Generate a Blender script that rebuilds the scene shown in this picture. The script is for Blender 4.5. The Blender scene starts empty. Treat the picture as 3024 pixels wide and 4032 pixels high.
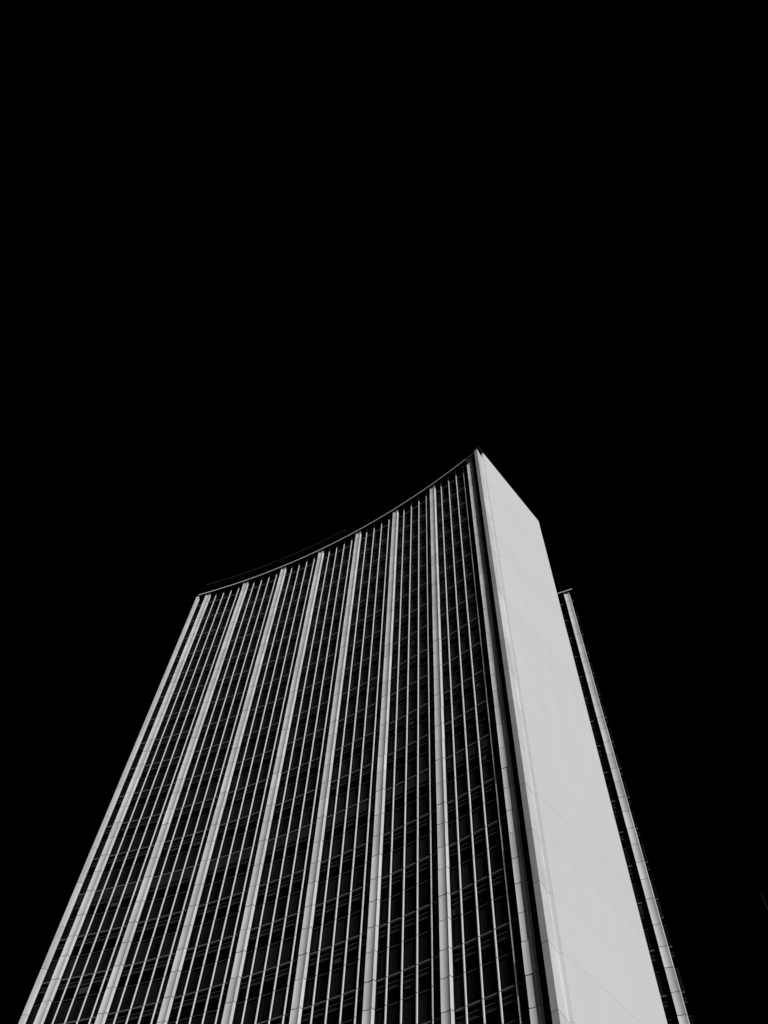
import bpy, bmesh, math, random
from mathutils import Matrix, Vector

random.seed(7)
scene = bpy.context.scene
col = scene.collection
R = math.radians
HF = 3.7            # storey height in metres; plan measures below are in storeys, camera foot at the origin
EYE = 1.6

# ------------------------------------------------------------------ camera
pitch, roll = 1.05945446, 0.08082206
fwd = Vector((0, math.cos(pitch), math.sin(pitch)))
upv = Vector((0, -math.sin(pitch), math.cos(pitch)))
rgt = Vector((1, 0, 0))
r2 = math.cos(roll) * rgt + math.sin(roll) * upv
u2 = -math.sin(roll) * rgt + math.cos(roll) * upv
cam_d = bpy.data.cameras.new('camera')
cam = bpy.data.objects.new('camera', cam_d)
col.objects.link(cam)
cam.matrix_world = Matrix(((r2.x, u2.x, -fwd.x, 0), (r2.y, u2.y, -fwd.y, 0), (r2.z, u2.z, -fwd.z, EYE), (0, 0, 0, 1)))
cam_d.sensor_fit = 'VERTICAL'
cam_d.sensor_height = 24.0
cam_d.lens = 3175.03 / 4032 * 24.0
cam_d.clip_start = 0.1
cam_d.clip_end = 5000
scene.camera = cam

# ------------------------------------------------------------------ sky and sun
SUN_AZ, SUN_EL = R(-65), R(41)          # azimuth from +x, counter-clockwise
world = bpy.data.worlds.new('World')
scene.world = world
world.use_nodes = True
wn = world.node_tree
sky = wn.nodes.new('ShaderNodeTexSky')
sky.sky_type = 'NISHITA'
sky.sun_disc = False
sky.sun_elevation = SUN_EL
sky.sun_rotation = R(90) - SUN_AZ
bw = wn.nodes.new('ShaderNodeRGBToBW')
wn.links.new(sky.outputs[0], bw.inputs[0])
wn.links.new(bw.outputs[0], wn.nodes['Background'].inputs[0])
wn.nodes['Background'].inputs[1].default_value = 0.00002   # the photograph's sky is pure black
sun_d = bpy.data.lights.new('sun', 'SUN')
sun_d.energy = 4.0
sun_d.angle = R(0.53)
sun_d.color = (1, 1, 1)
sun = bpy.data.objects.new('sun', sun_d)
col.objects.link(sun)
sdir = Vector((math.cos(SUN_AZ) * math.cos(SUN_EL), math.sin(SUN_AZ) * math.cos(SUN_EL), math.sin(SUN_EL)))
sun.rotation_euler = sdir.to_track_quat('Z', 'Y').to_euler()
sun.location = (60, -120, 200)
vs = scene.view_settings
vs.view_transform = 'Standard'
vs.look = 'None'
vs.exposure = 0
vs.gamma = 1
vs.use_curve_mapping = False
scene.render.engine = 'CYCLES'
scene.cycles.max_bounces = 6

# ------------------------------------------------------------------ materials (a black-and-white world)
def material(name, base, rough=0.6, spec=0.5, var=0.0, noise=0.0, scale=1.0, stretch=(1, 1, 1), bump=0.0, metal=0.0, bscale=None):
    m = bpy.data.materials.new(name)
    m.use_nodes = True
    nt = m.node_tree
    b = nt.nodes['Principled BSDF']
    b.inputs['Base Color'].default_value = (base, base, base, 1)
    b.inputs['Roughness'].default_value = rough
    b.inputs['Specular IOR Level'].default_value = spec
    b.inputs['Metallic'].default_value = metal
    if not (var or noise or bump):
        return m
    geo = nt.nodes.new('ShaderNodeNewGeometry')
    mp = nt.nodes.new('ShaderNodeMapping')
    mp.inputs['Scale'].default_value = stretch
    nt.links.new(geo.outputs['Position'], mp.inputs['Vector'])
    ns = nt.nodes.new('ShaderNodeTexNoise')
    ns.inputs['Scale'].default_value = scale
    ns.inputs['Detail'].default_value = 6
    ns.inputs['Roughness'].default_value = 0.6
    nt.links.new(mp.outputs[0], ns.inputs['Vector'])
    oi = nt.nodes.new('ShaderNodeObjectInfo')

    def mth(op, a, bb):
        n = nt.nodes.new('ShaderNodeMath')
        n.operation = op
        for k, v in enumerate((a, bb)):
            if isinstance(v, (int, float)):
                n.inputs[k].default_value = v
            else:
                nt.links.new(v, n.inputs[k])
        return n.outputs[0]
    rnd = mth('MULTIPLY', mth('SUBTRACT', oi.outputs['Random'], 0.5), 2 * var)
    nz = mth('MULTIPLY', mth('SUBTRACT', ns.outputs[0], 0.5), 2 * noise)
    fac = mth('ADD', mth('ADD', rnd, nz), 1.0)
    val = mth('MULTIPLY', fac, base)
    cmb = nt.nodes.new('ShaderNodeCombineColor')
    for k in range(3):
        nt.links.new(val, cmb.inputs[k])
    nt.links.new(cmb.outputs[0], b.inputs['Base Color'])
    if bump:
        bp = nt.nodes.new('ShaderNodeBump')
        bp.inputs['Strength'].default_value = bump
        bp.inputs['Distance'].default_value = 0.02
        n2 = nt.nodes.new('ShaderNodeTexNoise')
        n2.inputs['Scale'].default_value = bscale or 14
        nt.links.new(geo.outputs['Position'], n2.inputs['Vector'])
        nt.links.new(n2.outputs[0], bp.inputs['Height'])
        nt.links.new(bp.outputs[0], b.inputs['Normal'])
    return m

STONE = material('pale_stone', 0.64, 0.85, 0.2, var=0.09, noise=0.30, scale=0.8, stretch=(1, 1, 0.3), bump=0.12)
WALL = material('pale_wall_stone', 0.655, 0.85, 0.2, var=0.014, noise=0.05, scale=0.7, stretch=(1, 1, 0.12), bump=0.05)
JOINT = material('dark_joint', 0.04, 0.9, 0.1)
WALLJOINT = material('grey_wall_joint', 0.42, 0.9, 0.1)
JAMB = material('dark_jamb', 0.004, 0.6, 0.05)
WHITE = material('white_enamelled_metal', 0.80, 0.45, 0.4, var=0.03)
LEDGE = material('dark_bronze_metal', 0.125, 0.6, 0.1, var=0.08)
BAR = material('dark_bar_metal', 0.055, 0.6, 0.1, var=0.08)
SLAT = material('dark_louvre_slat', 0.038, 0.6, 0.1)
SPAN = material('dark_spandrel_panel', 0.0065, 0.32, 0.05, var=0.6, noise=0.5, scale=0.35)
VENT = material('dark_vent_panel', 0.011, 0.5, 0.1, var=0.15)
GLASS = material('black_window_glass', 0.001, 0.15, 0.014)
BLIND = material('drawn_blind', 0.035, 0.8, 0.1, var=0.2)
FASCIA = material('black_fascia_metal', 0.0012, 0.6, 0.0)
TRIM = material('light_metal_trim', 0.70, 0.5, 0.3)
DARKCOPING = material('dark_metal_coping', 0.006, 0.6, 0.05)
COPING = material('grey_metal_coping', 0.05, 0.5, 0.3)
CORE = material('dark_core', 0.001, 0.8, 0.0)
ASPH = material('asphalt', 0.038, 0.9, 0.2, noise=0.3, scale=0.6)
FAR = material('far_tower_cladding', 0.0004, 0.6, 0.0)
FARFIN = material('far_tower_fin', 0.02, 0.6, 0.1)

# ------------------------------------------------------------------ helpers
def link(o, parent=None):
    col.objects.link(o)
    if parent:
        o.parent = parent
    return o

def mesh_from(bm, name, mats):
    bmesh.ops.recalc_face_normals(bm, faces=bm.faces)
    me = bpy.data.meshes.new(name)
    bm.to_mesh(me)
    bm.free()
    for m in (mats if isinstance(mats, (list, tuple)) else [mats]):
        me.materials.append(m)
    return me

def obj(name, me, parent=None, loc=(0, 0, 0), rz=0.0):
    o = bpy.data.objects.new(name, me)
    o.location = loc
    o.rotation_euler = (0, 0, rz)
    return link(o, parent)

def thing(name, label, cat, loc):
    o = bpy.data.objects.new(name, None)
    o.location = loc
    o['label'] = label
    o['category'] = cat
    return link(o)

def prism(bm, poly, z0, z1, mi=0, smooth_to=0):
    """vertical extrusion of a plan polygon (local x, local y)"""
    lo = [bm.verts.new((x, y, z0)) for x, y in poly]
    hi = [bm.verts.new((x, y, z1)) for x, y in poly]
    n = len(poly)
    fs = [bm.faces.new(lo[::-1]), bm.faces.new(hi)]
    for i in range(n):
        fs.append(bm.faces.new((lo[i], lo[(i + 1) % n], hi[(i + 1) % n], hi[i])))
    for f in fs:
        f.material_index = mi
    if smooth_to:
        for f in fs:
            for e in f.edges:
                e.smooth = False
        for i in range(smooth_to):
            fs[2 + i].smooth = True
            if i:
                a, b = lo[i], hi[i]
                for e in a.link_edges:
                    if e.other_vert(a) is b:
                        e.smooth = True
    return fs

def box(bm, x0, x1, y0, y1, z0, z1, mi=0):
    return prism(bm, [(x0, y0), (x1, y0), (x1, y1), (x0, y1)], z0, z1, mi)

def W(z):                       # storeys above the eye -> world metres
    return EYE + z * HF

# ------------------------------------------------------------------ ground
gb = bmesh.new()
gv = [gb.verts.new((x, y, 0)) for x, y in ((-2500, -2500), (2500, -2500), (2500, 2500), (-2500, 2500))]
gb.faces.new(gv)
g = obj('ground', mesh_from(gb, 'ground', ASPH))
g['kind'] = 'structure'

# ------------------------------------------------------------------ the arc of the concave front
CX, CY, RAD = -17.696, -7.452, 27.9026
A0, STEP = 66.2332, -3.28796
BAY = R(-STEP) * RAD            # five modules
MOD = BAY / 5
PILW = 0.185                    # pilaster width; its left edge is s = 0 of a bay
PC = 0.10                       # pilaster axis

class Arc:
    """concave front: s runs to the right along it, v is the distance in front of the pilaster faces"""
    def __init__(self, cx, cy, a0):
        self.cx, self.cy, self.a0 = cx, cy, a0
    def frame(self, s, v=0.0):
        a = R(self.a0) - s / RAD
        r = RAD - v
        return (self.cx + r * math.cos(a)) * HF, (self.cy + r * math.sin(a)) * HF, a - math.pi / 2
    def loc(self, s, z, base, v=0.0):
        x, y, rz = self.frame(s, v)
        return (x - base[0], y - base[1], z - base[2]), rz

def bend(s, v):
    """local plan coordinates (metres) of a point s along the arc from the frame"""
    t = s / RAD
    return (RAD - v) * math.sin(t) * HF, (-RAD + (RAD - v) * math.cos(t)) * HF

def strip(bm, s0, s1, v0, v1, z0, z1, mi=0, n=5):
    """bar along the arc between depths v0 (front) and v1 (back); z in storeys"""
    pts = [bend(s0 + (s1 - s0) * i / n, v0) for i in range(n + 1)]
    pts += [bend(s0 + (s1 - s0) * i / n, v1) for i in range(n, -1, -1)]
    return prism(bm, pts, z0 * HF, z1 * HF, mi)

# ------------------------------------------------------------------ storey levels
AD, TECH = 0.4754, 0.165        # ledge to sill, extra height of the louvred storey
LOUVRE = 12.307
A_LEVELS = [LOUVRE + k for k in range(11, -1, -1)]
z = LOUVRE - 1 - TECH
while z > 5.9:
    A_LEVELS.append(z)
    z -= 1
def sill_of(za):
    return za - AD - (TECH if abs(za - LOUVRE) < 1e-6 else 0)
TOP_LEDGE, TOP_SILL = 24.28, 23.68
SOFFIT, ROOF = 24.81, 25.13
Z_LOW = sill_of(A_LEVELS[-1])   # below this nothing is in the picture
GROUND_Z = -EYE / HF
# cladding joints of the pilasters, from top to bottom
JOINTS = [SOFFIT + 0.02, TOP_LEDGE, TOP_SILL]
for za in A_LEVELS:
    JOINTS += [za, sill_of(za)]
# (front v, back v) of the facade layers
V_MUL, V_LEDGE, V_BAR, V_SPAN, V_GLASS, V_CORE = -0.072, -0.095, -0.112, -0.130, -0.142, -0.175

GAP = 0.0135                    # open joint in the cladding, storeys

def pil_section(shrink=0.0):
    """plan of a pilaster: concave front, splayed right cheek with a groove"""
    n = 8
    pts = []
    for i in range(n + 1):
        t = i / n
        x = PILW * t
        v = -0.021 * (1 - (2 * t - 1) ** 2)
        pts.append((x + (shrink if i == 0 else (-shrink if i == n else 0)), v - shrink))
    side = [(0.1890, -0.040), (0.1860, -0.042), (0.1862, -0.047), (0.1900, -0.049), (0.1950, -0.076), (0.1850, -0.077), (0.1850, -0.150), (0.0, -0.150)]
    pts += [(x - (shrink if x > 0.1 else -shrink), v) for x, v in side]
    return [(x * HF, -v * HF) for x, v in pts]

SEC = pil_section()
SEC_IN = pil_section(0.011)
_panel_cache = {}
def pil_panel(hz):
    key = round(hz, 4)
    if key not in _panel_cache:
        bm = bmesh.new()
        prism(bm, SEC, 0, (hz - GAP) * HF, smooth_to=8)
        _panel_cache[key] = mesh_from(bm, 'stone_panel', STONE)
    return _panel_cache[key]

def pilaster(arc, s, base, parent):
    bm = bmesh.new()
    prism(bm, SEC_IN, (GROUND_Z + 0.01) * HF, (SOFFIT + 0.01) * HF)
    box(bm, 0.17 * HF, 0.1935 * HF, 0.079 * HF, 0.150 * HF, (GROUND_Z + 0.01) * HF, (SOFFIT + 0.01) * HF, 1)
    l, rz = arc.loc(s, EYE, base)
    sh = obj('pilaster', mesh_from(bm, 'pilaster_shaft', [JOINT, JAMB]), parent, l, rz)
    for za, zb in zip(JOINTS[:-1], JOINTS[1:]):
        obj('stone_panel', pil_panel(za - zb), sh, (random.uniform(-.006, .006), random.uniform(-.010, .010), (zb + GAP / 2) * HF))
    bm = bmesh.new()
    prism(bm, SEC, GROUND_Z * HF, (JOINTS[-1] - GAP / 2) * HF, smooth_to=8)
    obj('stone_base', mesh_from(bm, 'stone_base', STONE), sh)
    return sh

# mullion: lengths between joints, with a small open notch at every ledge and sill
def mullion_mesh():
    bm = bmesh.new()
    w = 0.0084
    cuts = [SOFFIT] + JOINTS[1:] + [GROUND_Z]
    for k, (za, zb) in enumerate(zip(cuts[:-1], cuts[1:])):
        jx = random.uniform(-.005, .005)
        x0, x1 = -w * HF + jx, w * HF + jx
        y0, y1 = -V_MUL * HF, -(V_MUL - 0.028) * HF
        box(bm, x0, x1, y0, y1, (zb + 0.006) * HF, (za - 0.006) * HF, 0)
    # dark carrier behind the notches
    box(bm, -w * 0.75 * HF, w * 0.75 * HF, -(V_MUL - 0.008) * HF, -(V_GLASS - 0.005) * HF, GROUND_Z * HF, SOFFIT * HF, 1)
    return mesh_from(bm, 'mullion', [WHITE, JAMB])
MULLION = mullion_mesh()

# pieces of one bay (five modules), shared by all bays; s measured from the bay's pilaster axis
def ledge_mesh(s0, s1, n, thin=False):
    bm = bmesh.new()
    strip(bm, s0, s1, V_LEDGE, V_GLASS - 0.004, -0.006, 0.018, 0, n)
    return mesh_from(bm, 'floor_ledge', LEDGE)
def sill_mesh(s0, s1, n):
    bm = bmesh.new()
    strip(bm, s0, s1, V_BAR, V_GLASS - 0.004, -0.006, 0.006, 0, n)
    return mesh_from(bm, 'sill_bar', BAR)
def vent_mesh(s0, s1, n):
    bm = bmesh.new()
    strip(bm, s0, s1, V_BAR, V_GLASS - 0.004, -0.112, -0.100, 1, n)
    strip(bm, s0, s1, V_SPAN, V_GLASS - 0.002, -0.195, -0.112, 0, n)
    strip(bm, s0, s1, V_BAR, V_GLASS - 0.004, -0.207, -0.195, 1, n)
    return mesh_from(bm, 'vent_panel', [VENT, BAR])
def louvre_mesh(s0, s1, n):
    bm = bmesh.new()
    for k in range(11):
        zz = -0.040 - k * 0.0222
        strip(bm, s0, s1, V_BAR, V_GLASS - 0.002, zz - 0.0045, zz + 0.0045, 1, n)
    strip(bm, s0, s1, V_SPAN, V_GLASS - 0.002, -0.358, -0.285, 0, n)
    strip(bm, s0, s1, V_BAR, V_GLASS - 0.004, -0.372, -0.358, 1, n)
    strip(bm, s0, s1, V_GLASS + 0.002, V_GLASS - 0.002, -0.285, -0.02, 0, n)
    return mesh_from(bm, 'louvre', [VENT, SLAT])

_pane = {}
def pane_mesh(kind, w, h):
    key = (kind, round(w, 4), round(h, 4))
    if key not in _pane:
        bm = bmesh.new()
        v = {'span': V_SPAN, 'glass': V_GLASS, 'blind': V_GLASS + 0.004}[kind]
        box(bm, -w / 2 * HF, w / 2 * HF, -v * HF, -(v - 0.008) * HF, 0, h * HF)
        _pane[key] = mesh_from(bm, {'span': 'spandrel_panel', 'glass': 'window_pane', 'blind': 'roller_blind'}[kind], {'span': SPAN, 'glass': GLASS, 'blind': BLIND}[kind])
    return _pane[key]

# project a point (storeys) to the picture, to pick the pieces that show largest
def seen(p):
    d = Vector(p) - Vector((0, 0, EYE))
    w = d.dot(fwd)
    x, y = d.dot(r2) / w * 3175.03, d.dot(u2) / w * 3175.03
    return abs(x) < 1560 and abs(y) < 2066, w

def storey_rows():
    """(top, bottom, kind) of every panel row between the soffit and the lowest storey built"""
    rows = [(TOP_LEDGE, SOFFIT, 'glass'), (TOP_SILL, TOP_LEDGE, 'glass'), (A_LEVELS[0], TOP_SILL, 'span')]
    for i, za in enumerate(A_LEVELS):
        zc = za - (0.372 if abs(za - LOUVRE) < 1e-6 else 0.207)
        rows.append((zc if abs(za - LOUVRE) < 1e-6 else za - 0.10, za, 'none'))
        rows.append((sill_of(za), zc, 'glass'))
        if i + 1 < len(A_LEVELS):
            rows.append((A_LEVELS[i + 1], sill_of(za), 'span'))
    return rows

def clad(arc, base, parent, bays, cols):
    """bays: list of (s0, s1, n) runs between pilaster faces; cols: list of (s centre, width) module columns"""
    meshes = {}
    for s0, s1, n in bays:
        w = round(s1 - s0, 4)
        if w not in meshes:
            meshes[w] = (ledge_mesh(0, w, n), sill_mesh(0, w, n), vent_mesh(0, w, n), louvre_mesh(0, w, n))
        lm, sm, vm, om = meshes[w]
        l, rz = arc.loc(s0, EYE, base)
        def put(name, me, zz):
            return obj(name, me, parent, (l[0], l[1], l[2] + zz * HF), rz)
        put('floor_ledge', lm, TOP_LEDGE)
        put('sill_bar', sm, TOP_SILL)
        for za in A_LEVELS:
            put('floor_ledge', lm, za)
            put('sill_bar', sm, sill_of(za))
            if abs(za - LOUVRE) < 1e-6:
                put('louvre', om, za)
            else:
                put('vent_panel', vm, za)
    cand = {'span': [], 'glass': []}
    for zb, zt, kind in storey_rows():
        if kind == 'none':
            continue
        for sc, w in cols:
            x, y, rz = arc.frame(sc)
            ok, dist = seen((x, y, W((zb + zt) / 2)))
            cand[kind].append((0 if ok else 1, dist, sc, w, zb, zt))
    for kind, name in (('span', 'spandrel_panel'), ('glass', 'window_pane')):
        lst = sorted(cand[kind])
        for k, (_, dist, sc, w, zb, zt) in enumerate(lst[:298]):
            l, rz = arc.loc(sc, W(zb), base)
            o = obj(name, pane_mesh(kind, w, zt - zb), parent, l, rz)
            if kind == 'glass' and zt - zb < 0.45 and random.random() < 0.09:
                hb = random.choice((0.08, 0.12, 0.16))
                obj('roller_blind', pane_mesh('blind', w * 0.9, hb), o, (0, 0, (zt - zb - hb - 0.01) * HF))
        rest = lst[298:]
        if rest:
            bm = bmesh.new()
            v = V_SPAN if kind == 'span' else V_GLASS
            for _, dist, sc, w, zb, zt in rest:
                l, rz = arc.loc(sc, W(zb), base)
                m = Matrix.Translation(l) @ Matrix.Rotation(rz, 4, 'Z')
                fs = box(bm, -w / 2 * HF, w / 2 * HF, -v * HF, -(v - 0.008) * HF, 0, (zt - zb) * HF)
                vv = {q for f in fs for q in f.verts}
                bmesh.ops.transform(bm, matrix=m, verts=list(vv))
            o = obj({'span': 'upper_spandrel_panels', 'glass': 'upper_window_panes'}[kind], mesh_from(bm, name + '_upper', SPAN if kind == 'span' else GLASS), parent)
            o['kind'] = 'stuff'

def eave(arc, base, parent, s0, s1, n, v):
    """dark fascia over the front with a pale trim under it and a grey coping on top"""
    l, rz = arc.loc(s0, EYE, base)
    w = s1 - s0
    bm = bmesh.new()
    strip(bm, 0, w, v, -0.60, SOFFIT, ROOF + 0.045, 0, n)
    f = obj('roof_fascia', mesh_from(bm, 'roof_fascia', FASCIA), parent, l, rz)
    bm = bmesh.new()
    strip(bm, 0, w, v + 0.012, v - 0.006, SOFFIT - 0.012, SOFFIT + 0.026, 0, n)
    obj('eave_trim', mesh_from(bm, 'eave_trim', TRIM), f)
    bm = bmesh.new()
    strip(bm, 0, w, v + 0.016, v - 0.05, ROOF + 0.045, ROOF + 0.062, 0, n)
    obj('coping', mesh_from(bm, 'coping', DARKCOPING), f)
    return f

# ------------------------------------------------------------------ the tower
front = Arc(CX, CY, A0)
bx, by, _ = front.frame(3.5 * BAY)
base = (bx, by, 0.0)
tower = thing('office_tower', 'tall office tower with concave dark glass front, pale pilasters and blank pale end wall', 'office tower', base)

SL, SR = -0.277, 7 * BAY + 0.375           # ends of the glazed front
W1, W2 = (3.204, 11.470), (5.512, 13.950)  # blank end wall, front and back corner
WD = Vector((W2[0] - W1[0], W2[1] - W1[1])).normalized()
WN = Vector((WD.y, -WD.x))                 # outward, to the right
PFL, PFR, PIN = (2.8610, 11.302), (2.9390, 11.198), (3.150, 11.511)

def to_local(p):
    return (p[0] * HF - base[0], p[1] * HF - base[1])

# core behind the cladding
bm = bmesh.new()
pts = []
for i in range(25):
    s = SL - 0.05 + (SR - 0.05 - SL + 0.05) * i / 24
    x, y, _ = front.frame(s, V_CORE)
    pts.append((x - base[0], y - base[1]))
inn = Vector(W1) - WN * 0.03
inb = Vector(W2) - WN * 0.03 - WD * 0.02
pts += [to_local(inn + WD * 0.08 - WN * 0.03), to_local(inb)]
for i in range(13):
    s = SR - (SR - SL + 0.05) * i / 12
    x, y, _ = front.frame(s, -3.25)
    pts.append((x - base[0], y - base[1])) if i > 0 else None
prism(bm, pts, 0.01, W(SOFFIT - 0.005))
obj('core', mesh_from(bm, 'core', CORE), tower)

# roof slab above the core, between fascia and end wall
bm = bmesh.new()
prism(bm, pts, W(SOFFIT + 0.002), W(ROOF - 0.03))
obj('roof', mesh_from(bm, 'roof', FASCIA), tower)
eave(front, base, tower, SL - 0.03, 7 * BAY + 0.42, 40, 0.034)

# low parapet set back on the left half of the roof, with a dull metal lip
bm = bmesh.new()
strip(bm, 0, 3.75 * BAY, -0.02, -0.12, ROOF + 0.02, ROOF + 0.365, 0, 24)
l, rz = front.loc(-0.17, EYE, base)
pp = obj('parapet', mesh_from(bm, 'parapet', FASCIA), tower, l, rz)
bm = bmesh.new()
strip(bm, 0, 3.75 * BAY, -0.008, -0.13, ROOF + 0.365, ROOF + 0.388, 0, 24)
obj('parapet_lip', mesh_from(bm, 'parapet_lip', COPING), pp)

for k in range(8):
    pilaster(front, k * BAY, base, tower)
for k in range(7):
    for j in range(1, 5):
        l, rz = front.loc(k * BAY + PC + j * MOD, EYE, base)
        obj('mullion', MULLION, tower, l, rz)
bays = [(k * BAY + 0.195, (k + 1) * BAY + 0.005, 5) for k in range(7)]
bays += [(SL, 0.005, 1), (7 * BAY + 0.195, SR, 1)]
cols = [(k * BAY + PC + (j + 0.5) * MOD, MOD - 0.004) for k in range(7) for j in range(5)]
cols += [(SL / 2 + 0.02, -SL + 0.04), ((7 * BAY + 0.15 + SR) / 2, SR - 7 * BAY - 0.12)]
clad(front, base, tower, bays, cols)

# corner piers: cladding one storey tall, joints between the ledge levels
PJ = [23.60 + 1, 23.60]
zz = 23.60
while zz > 6.2:
    zz -= 1 + (TECH if abs(zz - 12.60) < 1e-6 else 0)
    PJ.append(round(zz, 4))
    zz = round(zz, 4)
PJ[0] = 24.6

def stacked(name, piece, poly, joints, ztop, mat, parent, gap, inner, base_name, joint=JOINT):
    """a clad upright of plan poly (local metres) with one piece per course"""
    bm = bmesh.new()
    prism(bm, inner, 0.02, W(ztop) - 0.02)
    core = obj(name, mesh_from(bm, name, joint), parent)
    lv = [ztop] + [q for q in joints if q < ztop - 0.1]
    cache = {}
    for za, zb in zip(lv[:-1], lv[1:]):
        key = round(za - zb, 4)
        if key not in cache:
            b2 = bmesh.new()
            prism(b2, poly, 0, (za - zb) * HF - gap)
            cache[key] = mesh_from(b2, piece, mat)
        obj(piece, cache[key], core, (random.uniform(-.004, .004), random.uniform(-.004, .004), W(zb) + gap / 2))
    b2 = bmesh.new()
    prism(b2, poly, 0, W(lv[-1]) - gap / 2)
    obj(base_name, mesh_from(b2, base_name, mat), core)
    return core

# right corner pier (front face, cheek) and the small splay before the end wall
bk = Vector(PIN) - WN * 0.10
pier_poly = [to_local(q) for q in (PFL, PFR, PIN, bk + WD * 0.02, Vector(PFL) + WD * 0.30)]
stacked('corner_pier', 'pier_panel', pier_poly, PJ, SOFFIT + 0.0, STONE, tower, 0.040, [to_local(q) for q in (Vector(PFL) + WD * 0.012 + WN * 0.012, Vector(PFR) + WD * 0.012 - WN * 0.010, Vector(PIN) - WN * 0.010, bk + WD * 0.01, Vector(PFL) + WD * 0.28 + WN * 0.01)], 'pier_base')
# left corner pier
def fl(u, v):
    x, y, rz = front.frame(0)
    d = Vector((math.cos(rz), math.sin(rz)))
    nn = Vector((math.sin(rz), -math.cos(rz)))
    p = Vector((x, y)) + (d * u + nn * v) * HF
    return (p.x - base[0], p.y - base[1])
lp = [fl(-0.391, 0.010), fl(-0.281, 0.010), fl(-0.280, -0.038), fl(-0.284, -0.040), fl(-0.284, -0.045), fl(-0.279, -0.047), fl(-0.278, -0.072), fl(-0.288, -0.073), fl(-0.288, -0.16), fl(-0.391, -0.16)]
stacked('corner_pier', 'pier_panel', lp, PJ, SOFFIT + 0.0, STONE, tower, 0.040, [fl(-0.383, 0.002), fl(-0.290, 0.002), fl(-0.290, -0.15), fl(-0.383, -0.15)], 'pier_base')
bm = bmesh.new()
prism(bm, [fl(-0.300, -0.0745), fl(-0.2785, -0.0745), fl(-0.2785, -0.165), fl(-0.300, -0.165)], 0.02, W(SOFFIT) - 0.02)
obj('window_jamb', mesh_from(bm, 'window_jamb', JAMB), tower)
# left end wall, out of sight behind its pier
bm = bmesh.new()
prism(bm, [fl(-0.384, -0.162), fl(-0.330, -0.162), fl(-0.330, -3.2), fl(-0.384, -3.2)], 0.01, W(ROOF - 0.02))
obj('side_wall', mesh_from(bm, 'side_wall', WALL), tower)

# blank end wall: one course per storey
sp0 = Vector(PIN) - WN * 0.006 - WD * 0.004
wall_poly = [to_local(q) for q in (sp0, W1, W2, Vector(W2) - WN * 0.07, sp0 - WN * 0.02 + WD * 0.06)]
wl = stacked('end_wall', 'wall_panel', wall_poly, PJ, ROOF - 0.02, WALL, tower, 0.010, [to_local(q) for q in (Vector(W1) - WN * 0.010 + WD * 0.012, Vector(W2) - WN * 0.010 - WD * 0.012, Vector(W2) - WN * 0.06 - WD * 0.012, Vector(W1) - WN * 0.06 + WD * 0.03)], 'wall_base', WALLJOINT)
# coping that runs along the wall top and forward to the corner of the fascia
bm = bmesh.new()
c0 = Vector(W1) - WD * 0.33
c1 = Vector(W2) - WD * 0.30
prism(bm, [to_local(q) for q in (c0 + WN * 0.012, c1 + WN * 0.012, c1 - WN * 0.05, c0 - WN * 0.012)], W(ROOF - 0.019), W(ROOF + 0.001))
obj('coping', mesh_from(bm, 'wall_coping', COPING), wl)
# dark return of the fascia over the pier
bm = bmesh.new()
q0 = Vector(W1) - WD * 0.41
q1 = Vector(W1) - WD * 0.01
prism(bm, [to_local(q) for q in (q0 - WN * 0.10, q1 - WN * 0.10, q1 - WN * 0.40, q0 - WN * 0.28)], W(SOFFIT + 0.004), W(ROOF - 0.022))
obj('fascia_return', mesh_from(bm, 'fascia_return', FASCIA), tower)

# ------------------------------------------------------------------ the tower behind, seen past the end wall
px, py = 6.893 * 0.995, 16.803 * 0.995
ra = R(-28.0 + 90)
rear = Arc(px - RAD * math.cos(ra), py - RAD * math.sin(ra), math.degrees(ra))
rx, ry, _ = rear.frame(-1.0)
rbase = (rx, ry, 0.0)
rt = thing('rear_tower', 'narrow strip of a matching tower with one pale pilaster, behind the blank end wall', 'office tower', rbase)
SE = 0.262
bm = bmesh.new()
pts = []
for i in range(9):
    x, y, _ = rear.frame(-BAY - 0.3 + (BAY + 0.3 + SE - 0.02) * i / 8, V_CORE)
    pts.append((x - rbase[0], y - rbase[1]))
for i in range(9):
    x, y, _ = rear.frame(SE - 0.62 - (BAY - 0.3 + SE) * i / 8, -3.2)
    pts.append((x - rbase[0], y - rbase[1]))
prism(bm, pts, 0.01, W(SOFFIT - 0.005))
obj('core', mesh_from(bm, 'rear_core', CORE), rt)
eave(rear, rbase, rt, -BAY - 0.3, 0.34, 10, 0.034)
pilaster(rear, 0.0, rbase, rt)
for j in range(1, 4):
    l, rz = rear.loc(-BAY + PC + j * MOD, EYE, rbase)
    obj('mullion', MULLION, rt, l, rz)
clad(rear, rbase, rt, [(-BAY + 0.195, 0.005, 5), (0.195, SE, 1)],
     [(-BAY + PC + (j + 0.5) * MOD, MOD - 0.004) for j in range(5)] + [((0.15 + SE) / 2, SE - 0.12)])

# ------------------------------------------------------------------ dim tower at the right edge of the picture
fx, fy = 15.05 * HF, 25.95 * HF
ft = thing('distant_tower', 'barely visible dark tower with faint upright fins at the right edge', 'tower', (fx, fy, 0))
ang = R(-30)
bm = bmesh.new()
box(bm, 0, 22, 0, 18, 0, W(19.75))
obj('tower_body', mesh_from(bm, 'tower_body', FAR), ft, (0, 0, 0), ang)
bm = bmesh.new()
box(bm, -0.045, 0.045, -0.25, -0.005, 0, 1.2)
fin = mesh_from(bm, 'fin', FARFIN)
for k, (dx, dz) in enumerate(((0.14, 0.1), (0.10, 1.0 + 0.45), (0.24, 2.4), (0.08, 3.2), (0.34, 3.7), (0.46, 4.9))):
    obj('fin', fin, ft, (math.cos(ang) * dx, math.sin(ang) * dx, W(19.75) - 1.2 - dz), ang)
